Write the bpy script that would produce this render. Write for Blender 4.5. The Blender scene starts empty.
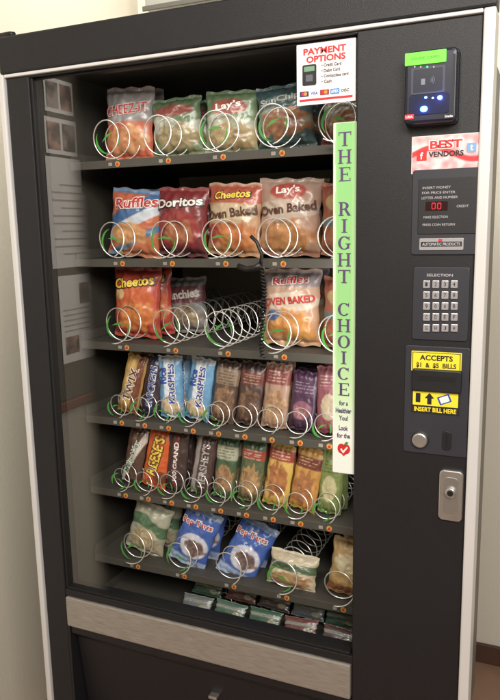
import bpy, bmesh, math, random
from mathutils import Vector, Matrix, noise
R = math.radians
C = bpy.context.scene.collection
random.seed(4)
# ------------------------------------------------------------------ camera
FP = 681.0
def nrm(v):
    l = math.sqrt(sum(a*a for a in v)); return Vector([a/l for a in v])
XA = nrm((1572, -90, 681)); ZA = nrm((-75, 3850, 681)); YA = ZA.cross(XA).normalized(); ZA = XA.cross(YA).normalized()
CAM = Vector((0, -1.158, 1.48))
cd = bpy.data.cameras.new('camera'); cam = bpy.data.objects.new('camera', cd); C.objects.link(cam)
cd.sensor_fit = 'HORIZONTAL'; cd.sensor_width = 36; cd.lens = FP/500*36; cd.clip_end = 60; cd.clip_start = .02
m = Matrix((XA, YA, ZA)).to_4x4(); m.translation = CAM
cam.matrix_world = m
bpy.context.scene.camera = cam
def ray(px, py):
    d = Vector((px-250, 350-py, -FP)); return Vector((d.dot(XA), d.dot(YA), d.dot(ZA)))
def F(px, py, y=0.0):           # pixel -> (x, z) on the plane y
    r = ray(px, py); t = (y-CAM.y)/r.y; return (r.x*t, CAM.z+r.z*t)
def FR(cx, cy, w, h, y=0.0):
    x, z = F(cx, cy, y)
    return x, z, F(cx+w/2, cy, y)[0]-F(cx-w/2, cy, y)[0], F(cx, cy-h/2, y)[1]-F(cx, cy+h/2, y)[1]

# ------------------------------------------------------------------ materials
def s2l(c):
    return tuple(((a/255)/12.92 if a/255 <= .04045 else ((a/255+.055)/1.055)**2.4) for a in c)
MC = {}
def mat(name, col, rough=.5, metal=0.0, spec=.5, emit=0.0, bump=0.0, bscale=200, var=0.0, vscale=6, coat=0.0):
    if name in MC: return MC[name]
    M = bpy.data.materials.new(name); M.use_nodes = True; n = M.node_tree.nodes; L = M.node_tree.links
    b = n['Principled BSDF']; c = s2l(col)+(1,)
    b.inputs['Base Color'].default_value = c; b.inputs['Roughness'].default_value = rough
    b.inputs['Metallic'].default_value = metal; b.inputs['Specular IOR Level'].default_value = spec
    b.inputs['Coat Weight'].default_value = coat
    if emit: b.inputs['Emission Color'].default_value = c; b.inputs['Emission Strength'].default_value = emit
    tc = n.new('ShaderNodeTexCoord')
    if bump:
        t = n.new('ShaderNodeTexNoise'); t.inputs['Scale'].default_value = bscale; t.inputs['Detail'].default_value = 3
        bp = n.new('ShaderNodeBump'); bp.inputs['Strength'].default_value = bump; bp.inputs['Distance'].default_value = .002
        L.new(tc.outputs['Object'], t.inputs['Vector']); L.new(t.outputs['Fac'], bp.inputs['Height']); L.new(bp.outputs['Normal'], b.inputs['Normal'])
    if var:
        t = n.new('ShaderNodeTexNoise'); t.inputs['Scale'].default_value = vscale; t.inputs['Detail'].default_value = 5
        mx = n.new('ShaderNodeMix'); mx.data_type = 'RGBA'
        mx.inputs['A'].default_value = tuple(x*(1-var) for x in c[:3])+(1,); mx.inputs['B'].default_value = tuple(min(1, x*(1+var)) for x in c[:3])+(1,)
        L.new(tc.outputs['Object'], t.inputs['Vector']); L.new(t.outputs['Fac'], mx.inputs['Factor']); L.new(mx.outputs['Result'], b.inputs['Base Color'])
        mr = n.new('ShaderNodeMapRange'); mr.inputs['To Min'].default_value = max(.03, rough-.1); mr.inputs['To Max'].default_value = min(1, rough+.12)
        L.new(t.outputs['Fac'], mr.inputs['Value']); L.new(mr.outputs['Result'], b.inputs['Roughness'])
    MC[name] = M; return M
def vcmat(name, rough=.35, bump=.25, bscale=60, coat=.2):
    if name in MC: return MC[name]
    M = mat(name, (200, 200, 200), rough, bump=bump, bscale=bscale, coat=coat)
    n = M.node_tree.nodes; a = n.new('ShaderNodeAttribute'); a.attribute_name = 'Col'
    M.node_tree.links.new(a.outputs['Color'], n['Principled BSDF'].inputs['Base Color']); return M
BLACK = mat('black_powder_coat', (27, 26, 29), .42, spec=.42, bump=.25, bscale=900, var=.12, vscale=3)
PANEL = mat('black_panel', (25, 25, 29), .42, bump=.15, bscale=1200, var=.1)
GREYP = mat('grey_panel', (44, 44, 51), .45, bump=.1, bscale=1500, var=.08)
INNER = mat('liner_haze_grey', (150, 142, 126), .5, var=.2, vscale=2.5)  # lightened so the gaps look murky, standing in for haze on the glass
TRIM = mat('light_trim', (214, 212, 210), .35, metal=.2, var=.05, vscale=4)
CHROME = mat('coil_steel', (240, 240, 236), .28, metal=.8)
STEEL = mat('lock_steel', (205, 203, 200), .28, metal=.9, var=.06, vscale=30)
WHITE = mat('white_print', (232, 228, 225), .5)
RED = mat('red_print', (200, 38, 40), .5)
INK = mat('dark_ink', (30, 26, 30), .5)
YEL = mat('yellow_print', (236, 216, 52), .5)
ORG = mat('orange_print', (236, 140, 50), .5)
BLUEP = mat('blue_print', (45, 75, 165), .5)
PURP = mat('purple_ink', (84, 62, 104), .5)
DARK = mat('slot_dark', (12, 12, 13), .5)
TRAY = mat('tray_grey', (66, 63, 57), .55, var=.12)  # lifted from black in place of the haze over the window
GREEN = mat('clip_green', (60, 136, 54), .45)
G0, G1, GT, GB = -.990, -.308, 1.7925, .668
GX = -.868
def glassmat():     # mirror-like sheen; alpha fades the reflection out toward the pane's cut right edge
    M = bpy.data.materials.new('glass'); M.use_nodes = True; b = M.node_tree.nodes['Principled BSDF']
    b.inputs['Base Color'].default_value = (1, .99, .96, 1); b.inputs['Metallic'].default_value = .97
    b.inputs['Roughness'].default_value = .012; b.inputs['Alpha'].default_value = .15
    n = M.node_tree.nodes; L = M.node_tree.links
    ge = n.new('ShaderNodeNewGeometry'); sx = n.new('ShaderNodeSeparateXYZ'); mr = n.new('ShaderNodeMapRange'); mr.interpolation_type = 'SMOOTHSTEP'
    mr.inputs['From Min'].default_value = GX-.06; mr.inputs['From Max'].default_value = GX-.001; mr.inputs['To Min'].default_value = .15; mr.inputs['To Max'].default_value = 0.0
    L.new(ge.outputs['Position'], sx.inputs[0]); L.new(sx.outputs['X'], mr.inputs['Value']); L.new(mr.outputs['Result'], b.inputs['Alpha'])
    return M
GLASS = glassmat()
def brushed():
    M = mat('brushed_strip', (176, 170, 160), .42, metal=.6)
    n = M.node_tree.nodes; L = M.node_tree.links; b = n['Principled BSDF']
    tc = n.new('ShaderNodeTexCoord'); mp = n.new('ShaderNodeMapping'); mp.inputs['Scale'].default_value = (30, 30, 1400)
    t = n.new('ShaderNodeTexNoise'); t.inputs['Scale'].default_value = 1.0; t.inputs['Detail'].default_value = 4
    r = n.new('ShaderNodeValToRGB'); r.color_ramp.elements[0].position = .3; r.color_ramp.elements[0].color = s2l((146, 140, 133))+(1,)
    r.color_ramp.elements[1].position = .7; r.color_ramp.elements[1].color = s2l((192, 186, 178))+(1,)
    L.new(tc.outputs['Object'], mp.inputs[0]); L.new(mp.outputs[0], t.inputs['Vector']); L.new(t.outputs['Fac'], r.inputs[0]); L.new(r.outputs[0], b.inputs['Base Color'])
    return M
STRIP = brushed()

# ------------------------------------------------------------------ mesh helpers
def link(name, me, parent=None):
    o = bpy.data.objects.new(name, me); C.objects.link(o)
    if parent is not None: o.parent = parent
    return o
def tag(o, label=None, cat=None, group=None, kind=None):
    if label: o['label'] = label
    if cat: o['category'] = cat
    if group: o['group'] = group
    if kind: o['kind'] = kind
    return o
class MB:
    def __init__(s): s.bm = bmesh.new(); s.mats = []
    def mi(s, m):
        if m not in s.mats: s.mats.append(m)
        return s.mats.index(m)
    def box(s, x0, x1, y0, y1, z0, z1, m, bev=0.0, seg=2):
        b = bmesh.new(); bmesh.ops.create_cube(b, size=1)
        for v in b.verts: v.co = Vector(((x0+x1)/2+v.co.x*(x1-x0), (y0+y1)/2+v.co.y*(y1-y0), (z0+z1)/2+v.co.z*(z1-z0)))
        if bev: bmesh.ops.bevel(b, geom=b.edges[:], offset=bev, segments=seg, affect='EDGES', profile=.5)
        s.merge(b, m); return s
    def merge(s, b, m):
        k = s.mi(m); mp = {}
        for v in b.verts: mp[v] = s.bm.verts.new(v.co)
        for f in b.faces:
            try: nf = s.bm.faces.new([mp[v] for v in f.verts]); nf.material_index = k; nf.smooth = f.smooth
            except ValueError: pass
        b.free()
    def poly(s, pts, m):
        f = s.bm.faces.new([s.bm.verts.new(p) for p in pts]); f.material_index = s.mi(m); return s
    def plate(s, cx, cz, w, h, r, y0, y1, m, bev=0.0, n=6, rot=0):      # rounded rectangle, front y0, back y1
        r = min(r, w/2-1e-5, h/2-1e-5); pts = []
        for (sx, sz, a0) in ((1, 1, 0), (-1, 1, 90), (-1, -1, 180), (1, -1, 270)):
            for k in range(n+1):
                a = R(a0+90*k/n); pts.append((sx*(w/2-r)+r*math.cos(a), sz*(h/2-r)+r*math.sin(a)))
        ca, sa = math.cos(rot), math.sin(rot)
        b = bmesh.new(); ring = []
        layers = [(y1, 0)]
        if bev: layers += [(y0+bev, 0), (y0+bev*.3, bev*.3), (y0, bev)]
        else: layers += [(y0, 0)]
        for (y, ins) in layers:
            kx = 1-2*ins/w; kz = 1-2*ins/h
            ring.append([b.verts.new((cx+(p[0]*kx)*ca-(p[1]*kz)*sa, y, cz+(p[0]*kx)*sa+(p[1]*kz)*ca)) for p in pts])
        N = len(pts)
        for q in range(len(ring)-1):
            for i in range(N): b.faces.new((ring[q][i], ring[q][(i+1) % N], ring[q+1][(i+1) % N], ring[q+1][i]))
        b.faces.new(ring[-1]); b.faces.new(list(reversed(ring[0])))
        s.merge(b, m); return s
    def tube(s, pts, r, m, sides=8, cap=True):
        b = bmesh.new(); rings = []
        for i, p in enumerate(pts):
            p = Vector(p); a = Vector(pts[max(0, i-1)]); c = Vector(pts[min(len(pts)-1, i+1)]); d = (c-a).normalized()
            up = Vector((0, 1, 0)) if abs(d.y) < .9 else Vector((1, 0, 0))
            u = d.cross(up).normalized(); v = d.cross(u)
            rings.append([b.verts.new(p+u*(r*math.cos(2*math.pi*k/sides))+v*(r*math.sin(2*math.pi*k/sides))) for k in range(sides)])
        for q in range(len(rings)-1):
            for k in range(sides):
                f = b.faces.new((rings[q][k], rings[q][(k+1) % sides], rings[q+1][(k+1) % sides], rings[q+1][k])); f.smooth = True
        if cap: b.faces.new(rings[0]); b.faces.new(rings[-1])
        s.merge(b, m); return s
    def build(s, name, parent=None, off=(0, 0, 0)):
        for v in s.bm.verts: v.co -= Vector(off)
        bmesh.ops.recalc_face_normals(s.bm, faces=s.bm.faces[:])
        me = bpy.data.meshes.new(name); s.bm.to_mesh(me); s.bm.free()
        for mm in s.mats: me.materials.append(mm)
        return link(name, me, parent)
TC = {}
def text_geo(s, off=0.0):
    k = (s, off)
    if k in TC: return TC[k]
    cu = bpy.data.curves.new('t', 'FONT'); cu.body = s; cu.size = 1; cu.offset = off; cu.resolution_u = 3; cu.align_x = 'CENTER'
    o = bpy.data.objects.new('t', cu); C.objects.link(o)
    dg = bpy.context.evaluated_depsgraph_get(); me = bpy.data.meshes.new_from_object(o.evaluated_get(dg))
    vs = [(v.co.x, v.co.y) for v in me.vertices]; fs = [tuple(p.vertices) for p in me.polygons]
    bpy.data.objects.remove(o); bpy.data.curves.remove(cu); bpy.data.meshes.remove(me)
    if not vs: vs = [(0, 0)]
    x0 = min(v[0] for v in vs); x1 = max(v[0] for v in vs); y0 = min(v[1] for v in vs); y1 = max(v[1] for v in vs)
    TC[k] = (vs, fs, (x0, x1, y0, y1)); return TC[k]
def text_on(mb, s, cx, cz, w, h, y, m, off=0.0, rot=0):
    """text fitted to w x h centred at cx, cz, facing -Y"""
    vs, fs, (x0, x1, y0, y1) = text_geo(s, off)
    kx = w/(x1-x0); kz = (h/(y1-y0)) if h else kx
    ca, sa = math.cos(rot), math.sin(rot); b = bmesh.new(); V = []
    for (a, c) in vs:
        a = (a-(x0+x1)/2)*kx; c = (c-(y0+y1)/2)*kz; V.append(b.verts.new((cx+a*ca-c*sa, y, cz+a*sa+c*ca)))
    for f in fs:
        try: b.faces.new([V[i] for i in f])
        except ValueError: pass
    mb.merge(b, m)

# ------------------------------------------------------------------ the setting
BX = -1.41
FARY = -2.1
def wallmat(name, col): return mat(name, col, .85, bump=.3, bscale=90, var=.05, vscale=2, spec=.2)
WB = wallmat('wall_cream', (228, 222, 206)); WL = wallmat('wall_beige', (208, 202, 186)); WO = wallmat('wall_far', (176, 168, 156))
mb = MB(); mb.box(-3, 3, -3.6, 1.2, -.05, 0, mat('floor_tile', (150, 118, 98), .4, var=.15, vscale=12)); tag(mb.build('floor'), kind='structure')
mb = MB(); mb.box(-1.5, 3, 1.1, 1.2, 0, 2.9, WB); tag(mb.build('wall_behind_machine'), kind='structure')
mb = MB(); mb.box(BX-.1, BX, FARY, 1.1, 0, 2.9, WL, .004); tag(mb.build('wall_left'), kind='structure')
mb = MB(); mb.box(BX-.1, 3, FARY-.1, FARY-.002, 0, 2.9, WO); tag(mb.build('wall_opposite'), kind='structure')
mb = MB(); mb.box(-.6, 3, 1.085, 1.098, 0.001, .07, mat('baseboard_brown', (84, 60, 48), .5), .003); tag(mb.build('baseboard'), kind='structure')

# ------------------------------------------------------------------ the vending machine
XL, XR, ZT, ZC = -1.063, -.093, 1.803, 1.878
ROOT = bpy.data.objects.new('vending_machine', None); ROOT.location = (-.578, 0, 0); C.objects.link(ROOT)
tag(ROOT, 'tall black glass fronted snack vending machine with pale metal edge trim', 'vending machine')
OFF = (-.578, 0, 0)
def part(mb, name, parent=None): return mb.build(name, parent or ROOT, OFF)
# cabinet
mb = MB(); ca, cb = XL+.052, XR-.055
mb.box(ca, ca+.02, .05, .88, .06, ZC-.004, BLACK); mb.box(cb-.02, cb, .05, .88, .06, ZC-.004, mat('cabinet_side', (120, 116, 108), .5, var=.05))
mb.box(ca+.02, cb-.02, .05, .88, ZC-.03, ZC-.006, BLACK); mb.box(ca+.02, cb-.02, .86, .878, .06, ZC-.03, BLACK)
mb.box(ca+.02, cb-.02, .05, .86, .06, .09, BLACK)
for x in (ca+.02, cb-.08):
    for y in (.08, .78): mb.box(x, x+.06, y, y+.06, .001, .06, BLACK, .004)
part(mb, 'cabinet')
LD = mat('liner_dark', (60, 57, 51), .5, var=.15, vscale=3)  # olive tone of the liner sides imitates the window's haze
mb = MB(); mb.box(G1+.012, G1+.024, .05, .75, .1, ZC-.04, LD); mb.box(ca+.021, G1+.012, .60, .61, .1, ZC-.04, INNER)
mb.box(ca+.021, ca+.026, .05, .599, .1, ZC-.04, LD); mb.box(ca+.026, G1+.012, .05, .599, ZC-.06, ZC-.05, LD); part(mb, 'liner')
mb = MB(); mb.box(XL, XR, -.002, .05, ZT+.002, ZC, BLACK, .004); part(mb, 'top_fascia')
# door
mb = MB(); t0, t1 = XL+.0145, XR-.019
mb.box(t0, G0, 0, .048, .12, ZT-.007, BLACK, .002); mb.box(G1, t1, 0, .048, .12, ZT-.007, BLACK, .002)
mb.box(G0, G1, .001, .048, GT, ZT-.007, BLACK, .001); mb.box(G0, G1, .001, .048, .652, GB, BLACK, .0015)
mb.box(G0, G1, .003, .045, .12, .22, BLACK, .002)
door = part(mb, 'door')
mb = MB(); mb.box(XL, t0-.0008, -.008, .048, .12, ZT, TRIM, .003); part(mb, 'edge_trim')
mb = MB(); mb.box(t1+.0008, XR, -.008, .048, .12, ZT, TRIM, .003); part(mb, 'edge_trim')
mb = MB(); mb.box(t0, t1, -.006, .046, ZT-.0065, ZT, TRIM, .002); part(mb, 'edge_trim')
mb = MB(); mb.poly([(G0-.002, .014, GB-.002), (GX, .014, GB-.002), (GX, .014, GT+.002), (G0-.002, .014, GT+.002)], GLASS); part(mb, 'glass', door)
mb = MB()   # gasket around the glass
gk = mat('gasket_rubber', (18, 17, 17), .6)
mb.box(G0, G0+.006, .004, .022, GB, GT, gk, .001); mb.box(G1-.004, G1, .012, .022, GB, GT, gk, .001)
mb.box(G0+.006, G1-.006, .012, .022, GT-.004, GT, gk, .001); mb.box(G0+.006, G1-.006, .004, .022, GB, GB+.005, gk, .001); part(mb, 'gasket', door)
mb = MB(); mb.box(G0+.002, G1-.003, -.004, .04, .577, .6505, STRIP, .003); part(mb, 'metal_strip')
# delivery bin
mb = MB(); mb.box(G0, G1, .10, .11, .22, .575, LD)
mb.box(G0, G0+.006, .0, .10, .22, .575, BLACK, .001); mb.box(G1-.006, G1, .0, .10, .22, .575, BLACK, .001); mb.box(G0+.006, G1-.006, .0, .10, .22, .235, BLACK, .001)
mb.box(G0+.007, G1-.007, .003, .09, .556, .5755, BLACK, .002)
bin_ = part(mb, 'delivery_bin')
mb = MB()
a = [(G0+.012, .018, .548), (G1-.012, .018, .548), (G1-.012, .055, .25), (G0+.012, .055, .25)]
mb.poly(a, BLACK); mb.poly([(p[0], p[1]+.008, p[2]) for p in reversed(a)], BLACK)
mb.tube([(G0+.012, .016, .549), (G1-.012, .016, .549)], .005, PANEL, 10); part(mb, 'delivery_flap', bin_)
x, z, w, h = FR(214, 696, 8, 6, .02); mb = MB(); mb.plate(x, z, w, h*.5, .002, .012, .03, STEEL, .0005); part(mb, 'flap_pull', bin_)

# ---- control column
mb = MB(); x, z, w, h = FR(447, 212, 71, 86); mb.plate(x, z, w, h, .004, -.003, .001, GREYP, .001)
dp = part(mb, 'display_panel')
mb = MB(); x, z, w, h = FR(449, 206, 62, 56); mb.plate(x, z, w, h, .003, -.0045, -.001, PANEL, .0008); part(mb, 'display_bezel', dp)
mb = MB(); x, z, w, h = FR(437, 206, 22, 9); mb.plate(x, z, w, h, .001, -.0055, -.004, mat('display_window', (40, 10, 14), .2), 0); part(mb, 'display_window', dp)
REDE = mat('digit_red', (235, 40, 55), .4, emit=1.1)
mb = MB()
for k, cxp in enumerate((434.2, 439.8)):
    x, z = F(cxp, 206); hw, hh, th = .0026, .0046, .0008
    for (ax, az, bw, bh) in ((0, hh, hw*.8, th), (0, -hh, hw*.8, th), (-hw, hh/2, th, hh*.42), (hw, hh/2, th, hh*.42), (-hw, -hh/2, th, hh*.42), (hw, -hh/2, th, hh*.42)):
        mb.box(x+ax-bw/2, x+ax+bw/2, -.0062, -.0056, z+az-bh, z+az+bh, REDE) if bw <= th else mb.box(x+ax-bw, x+ax+bw, -.0062, -.0056, z+az-th/2, z+az+th/2, REDE)
part(mb, 'display_digits', dp)
LG = mat('grey_print', (178, 174, 180), .5)
mb = MB()
for (s, cx, cy, w) in (('INSERT MONEY', 437, 187.5, 28), ('FOR PRICE ENTER', 439, 192.5, 33), ('LETTER AND NUMBER', 440, 197.5, 36), ('CREDIT', 463, 206, 12), ('MAKE SELECTION', 436, 217, 24), ('PRESS COIN RETURN', 439, 224.5, 32)):
    x, z, W, H = FR(cx, cy, w, 2.4); text_on(mb, s, x, z, W, H, -.0047, LG, 0)
part(mb, 'lettering', dp)
x, z, w, h = FR(441.5, 244, 44, 12); mb = MB(); mb.plate(x, z, w, h, .002, -.0045, -.002, mat('badge_silver', (176, 174, 176), .35, metal=.5), .0003)
mb.plate(x, z, w*.93, h*.40, .001, -.0048, -.004, INK, 0); bd = part(mb, 'maker_badge')
mb = MB(); text_on(mb, 'AUTOMATIC PRODUCTS', x, z, w*.86, h*.26, -.0051, LG, .02); part(mb, 'lettering', bd)
mb = MB(); mb.plate(x-w*.02, z+h*.32, h*.3, h*.22, .0005, -.0050, -.0044, RED, 0); part(mb, 'emblem', bd)
# keypad
x, z, w, h = FR(440.5, 304, 56, 73); mb = MB(); mb.plate(x, z, w, h, .004, -.003, .001, GREYP, .001); kp = part(mb, 'keypad')
KEY = mat('key_metal', (180, 178, 182), .3, metal=.5)
for r_ in range(5):
    for c_ in range(4):
        x, z, w, h = FR(427+c_*9.2, 284+r_*10.9, 7.0, 7.6); mb = MB(); mb.plate(x, z, w, h, .0012, -.0062, -.002, KEY, .0008); 
        ch = '1234567890ABCDEFGHJ*'[r_*4+c_]
        text_on(mb, ch, x, z, w*.32, h*.5, -.0064, INK, .01); part(mb, 'key', kp)
mb = MB(); x, z, w, h = FR(440, 275, 26, 2.6); text_on(mb, 'SELECTION', x, z, w, h, -.0034, LG, .01); part(mb, 'lettering', kp)
# bill acceptor panel
x, z, w, h = FR(436, 401, 64, 108); mb = MB(); mb.plate(x, z, w, h, .004, -.003, .001, GREYP, .001); ba = part(mb, 'bill_acceptor')
x, z, w, h = FR(436.5, 381, 49, 22, -.01); mb = MB(); mb.plate(x, z, w, h, .003, -.012, -.002, PANEL, .002); part(mb, 'bill_mouth', ba)
x, z, w, h = FR(436.5, 379, 38, 5, -.012); mb = MB(); mb.plate(x, z, w, h, .001, -.0125, -.011, DARK, 0); part(mb, 'bill_slot', ba)
x, z, w, h = FR(436.5, 361.5, 50, 20); mb = MB(); mb.plate(x, z, w, h, .001, -.0040, -.002, YEL, 0); mb.plate(x, z, w*.96, h*.9, .001, -.0042, -.003, INK, 0); mb.plate(x, z, w*.93, h*.84, .001, -.0044, -.003, YEL, 0); st = part(mb, 'yellow_sticker')
mb = MB(); text_on(mb, 'ACCEPTS', x, z+h*.19, w*.66, h*.27, -.0047, INK, .03); text_on(mb, '$1  &  $5  BILLS', x, z-h*.2, w*.8, h*.28, -.0047, INK, .03); part(mb, 'lettering', st)
x, z, w, h = FR(435.5, 402, 48, 23); mb = MB(); mb.plate(x, z, w, h, .001, -.0040, -.002, INK, 0); mb.plate(x, z+h*.14, w*.94, h*.60, .001, -.0043, -.003, YEL, 0); st = part(mb, 'yellow_sticker')
mb = MB()
ax = x-w*.12; mb.poly([(ax-w*.10, -.0046, z+h*.16), (ax+w*.10, -.0046, z+h*.16), (ax, -.0046, z+h*.40)], INK); mb.box(ax-w*.045, ax+w*.045, -.0046, -.0044, z-h*.1, z+h*.16, INK); part(mb, 'arrow_symbol', st)
mb = MB(); mb.plate(x+w*.19, z+h*.16, w*.26, h*.36, .001, -.0046, -.0044, BLUEP, 0, rot=.4); mb.plate(x+w*.19, z+h*.16, w*.19, h*.26, .001, -.0048, -.0045, WHITE, 0, rot=.4); part(mb, 'bill_symbol', st)
mb = MB(); mb.plate(x-w*.36, z+h*.16, w*.1, h*.4, .001, -.0046, -.0044, INK, 0); part(mb, 'bar_symbol', st)
mb = MB(); text_on(mb, 'INSERT BILL HERE', x, z-h*.33, w*.88, h*.2, -.0045, YEL, .03); part(mb, 'lettering', st)
x, z, w, h = FR(420.5, 439, 16, 17); mb = MB(); mb.plate(x, z, h, h, h, -.004, .0, PANEL, .001, 12); mb.plate(x, z, h*.86, h*.86, h, -.011, -.003, STEEL, .0025, 12); part(mb, 'coin_return_button')
x, z, w, h = FR(447, 440, 9, 19); mb = MB(); mb.plate(x, z, w, h, .006, -.0055, -.001, PANEL, .001); mb.plate(x, z, w*.28, h*.7, .002, -.0058, -.004, DARK, 0); part(mb, 'coin_slot')
# lock
x, z, w, h = FR(451, 495, 24, 50); mb = MB(); mb.plate(x, z, w, h, .008, -.006, .001, STEEL, .0018, 8); lk = part(mb, 'lock_plate')
mb = MB(); mb.plate(x, z+.001, w*.62, h*.72, .008, -.0068, -.005, mat('lock_recess', (175, 173, 170), .35, metal=.85), .0006, 8); mb.plate(x, z+h*.08, w*.46, w*.46, 1, -.013, -.005, STEEL, .002, 12)
mb.plate(x, z+h*.08, w*.25, w*.25, 1, -.0136, -.012, DARK, 0, 10); part(mb, 'lock_cylinder', lk)
# promo sticker below card reader
def colgrid(name, cx, cz, w, h, y, fn, nu, nv, parent, matl):
    bm = bmesh.new(); lay = bm.verts.layers.float_color.new('Col'); g = []
    for j in range(nv+1):
        row = []
        for i in range(nu+1):
            v = bm.verts.new((cx+(i/nu-.5)*w-OFF[0], y, cz+(j/nv-.5)*h)); v[lay] = tuple(s2l(fn(i/nu, j/nv)))+(1,); row.append(v)
        g.append(row)
    for j in range(nv):
        for i in range(nu): bm.faces.new((g[j][i], g[j][i+1], g[j+1][i+1], g[j+1][i]))
    me = bpy.data.meshes.new(name); bm.to_mesh(me); bm.free(); me.materials.append(matl); return link(name, me, parent)
def lerp(a, b, t): t = max(0, min(1, t)); return tuple(a[i]+(b[i]-a[i])*t for i in range(3))
PRINT = vcmat('printed_vinyl', .35, .0, 50, .3)
def f_promo(u, v):
    n_ = noise.noise(Vector((u*9, v*5, 3.1)))
    c = lerp((226, 212, 212), (205, 150, 152), .5+n_*1.3)
    d = abs(v-(.5+.18*math.sin(u*5.2)))
    if d < .09: c = lerp((214, 60, 64), c, max(0, (d-.06)/.03))
    return c
x, z, w, h = FR(446, 153.5, 70, 38, -.002)
mb = MB(); mb.plate(x, z, w, h, .001, -.002, .001, WHITE, 0); st = part(mb, 'promo_sticker')
colgrid('printed_face', x, z, w*.985, h*.97, -.0023, f_promo, 70, 38, st, PRINT)
mb = MB(); text_on(mb, 'BEST', x, z+h*.25, w*.5, h*.26, -.0030, WHITE, .09); text_on(mb, 'BEST', x, z+h*.25, w*.46, h*.22, -.0033, RED, .03)
text_on(mb, 'VENDORS', x, z+h*.0, w*.5, h*.15, -.0030, INK, .03)
part(mb, 'lettering', st)
mb = MB(); mb.plate(x-w*.35, z-h*.02, h*.27, h*.27, .001, -.0030, -.0026, RED, 0); text_on(mb, 'f', x-w*.35, z-h*.02, h*.08, h*.19, -.0034, WHITE, .03); part(mb, 'square_icon', st)
mb = MB(); mb.plate(x+w*.36, z+h*.12, h*.24, h*.24, .001, -.0030, -.0026, mat('sky_print', (120, 160, 200), .5), 0); text_on(mb, 't', x+w*.36, z+h*.12, h*.08, h*.16, -.0034, WHITE, .03); part(mb, 'square_icon', st)
# card reader
yR = -.030
x, z, w, h = FR(430, 86, 52, 74, yR)
mb = MB(); RB = mat('reader_plastic', (26, 28, 44), .32, var=.06)
mb.plate(x, z, w*1.03, h*1.02, .006, -.012, .001, PANEL, .003); mb.plate(x, z, w, h, .007, yR, -.011, RB, .005, 8); rd = part(mb, 'card_reader')
xx, zz, ww, hh = FR(425.5, 57.5, 41, 12.5, yR-.001); mb = MB(); mb.plate(xx, zz, ww, hh, .001, yR-.002, yR+.002, mat('lcd_green', (96, 230, 50), .4, emit=.75), 0); sc = part(mb, 'reader_screen', rd)
mb = MB(); xx, zz, ww, hh = FR(425.5, 57.5, 28, 2.6, yR-.002); text_on(mb, 'SWIPE CARD', xx, zz, ww, hh, yR-.0024, mat('lcd_ink', (44, 110, 30), .5, emit=.2), .01); part(mb, 'lettering', rd)
xx, zz, ww, hh = FR(428, 80, 34, 27, yR); mb = MB(); mb.plate(xx, zz, ww, hh, .002, yR-.001, yR+.001, mat('tap_target', (64, 68, 84), .3), 0)
mb.plate(xx, zz, ww*.86, hh*.86, .002, yR-.0013, yR, RB, 0)
DG = mat('dim_grey_print', (120, 122, 134), .5)
for k in range(3):
    rr = .0032+k*.0024; mb.tube([(xx+.002+rr*math.cos(R(a)), yR-.0022, zz-.001+rr*math.sin(R(a))) for a in range(-50, 51, 10)], .0005, DG, 6)
mb.plate(xx-.007, zz-.002, .006, .009, .001, yR-.0024, yR-.001, DG, 0); part(mb, 'contactless_target', rd)
xx, zz, ww, hh = FR(429, 104, 40, 20, yR); mb = MB(); mb.plate(xx, zz, ww, hh, .004, yR-.0012, yR+.001, mat('reader_blue', (24, 28, 56), .25), 0); part(mb, 'reader_faceplate', rd)
BL = mat('led_blue', (60, 110, 255), .3, emit=9); BW = mat('led_core', (210, 222, 255), .3, emit=12)
for (cx, cy, s_) in ((424, 109, 6.0), (440, 97.5, 4.2), (426, 97.5, 2.4), (433, 98, 1.8)):
    xx, zz, ww, hh = FR(cx, cy, s_, s_, yR); mb = MB(); mb.plate(xx, zz, hh*1.3, hh, 1, yR-.0022, yR-.0008, BL, .0004); mb.plate(xx, zz, hh*.8, hh*.6, 1, yR-.0026, yR-.002, BW, 0); part(mb, 'reader_led', rd)
    if s_ > 4:
        pl = bpy.data.lights.new('led_glow', 'POINT'); pl.energy = .02*s_/5; pl.color = (.15, .3, 1); pl.shadow_soft_size = .003
        po = bpy.data.objects.new('led_glow', pl); C.objects.link(po); po.location = (xx, yR-.008, zz)
GL = mat('led_green', (60, 235, 120), .3, emit=3)
for cx in (415, 421, 427.5, 434):
    xx, zz, ww, hh = FR(cx, 67, 1.7, 1.7, yR); mb = MB(); mb.plate(xx, zz, hh, hh, 1, yR-.0024, yR-.0014, GL if cx == 427.5 else LG, 0); part(mb, 'reader_led', rd)
for (cx, cy, w_, mm, tx) in ((409.5, 117, 9, RED, 'USA'), (449, 116, 10, WHITE, 'Greenlite')):
    mb = MB(); xx, zz, ww, hh = FR(cx, cy, w_, 5, yR); mb.plate(xx, zz, ww, hh, .0008, yR-.0018, yR-.001, RED if mm is RED else RB, 0); text_on(mb, tx, xx, zz, ww*.8, hh*.5, yR-.0022, WHITE, .02); part(mb, 'reader_logo', rd)
xx, zz, ww, hh = FR(453.5, 86, 2.2, 64, yR); mb = MB(); mb.plate(xx, zz, ww, hh, .001, yR-.001, yR+.004, DARK, 0); part(mb, 'swipe_slot', rd)

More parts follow.
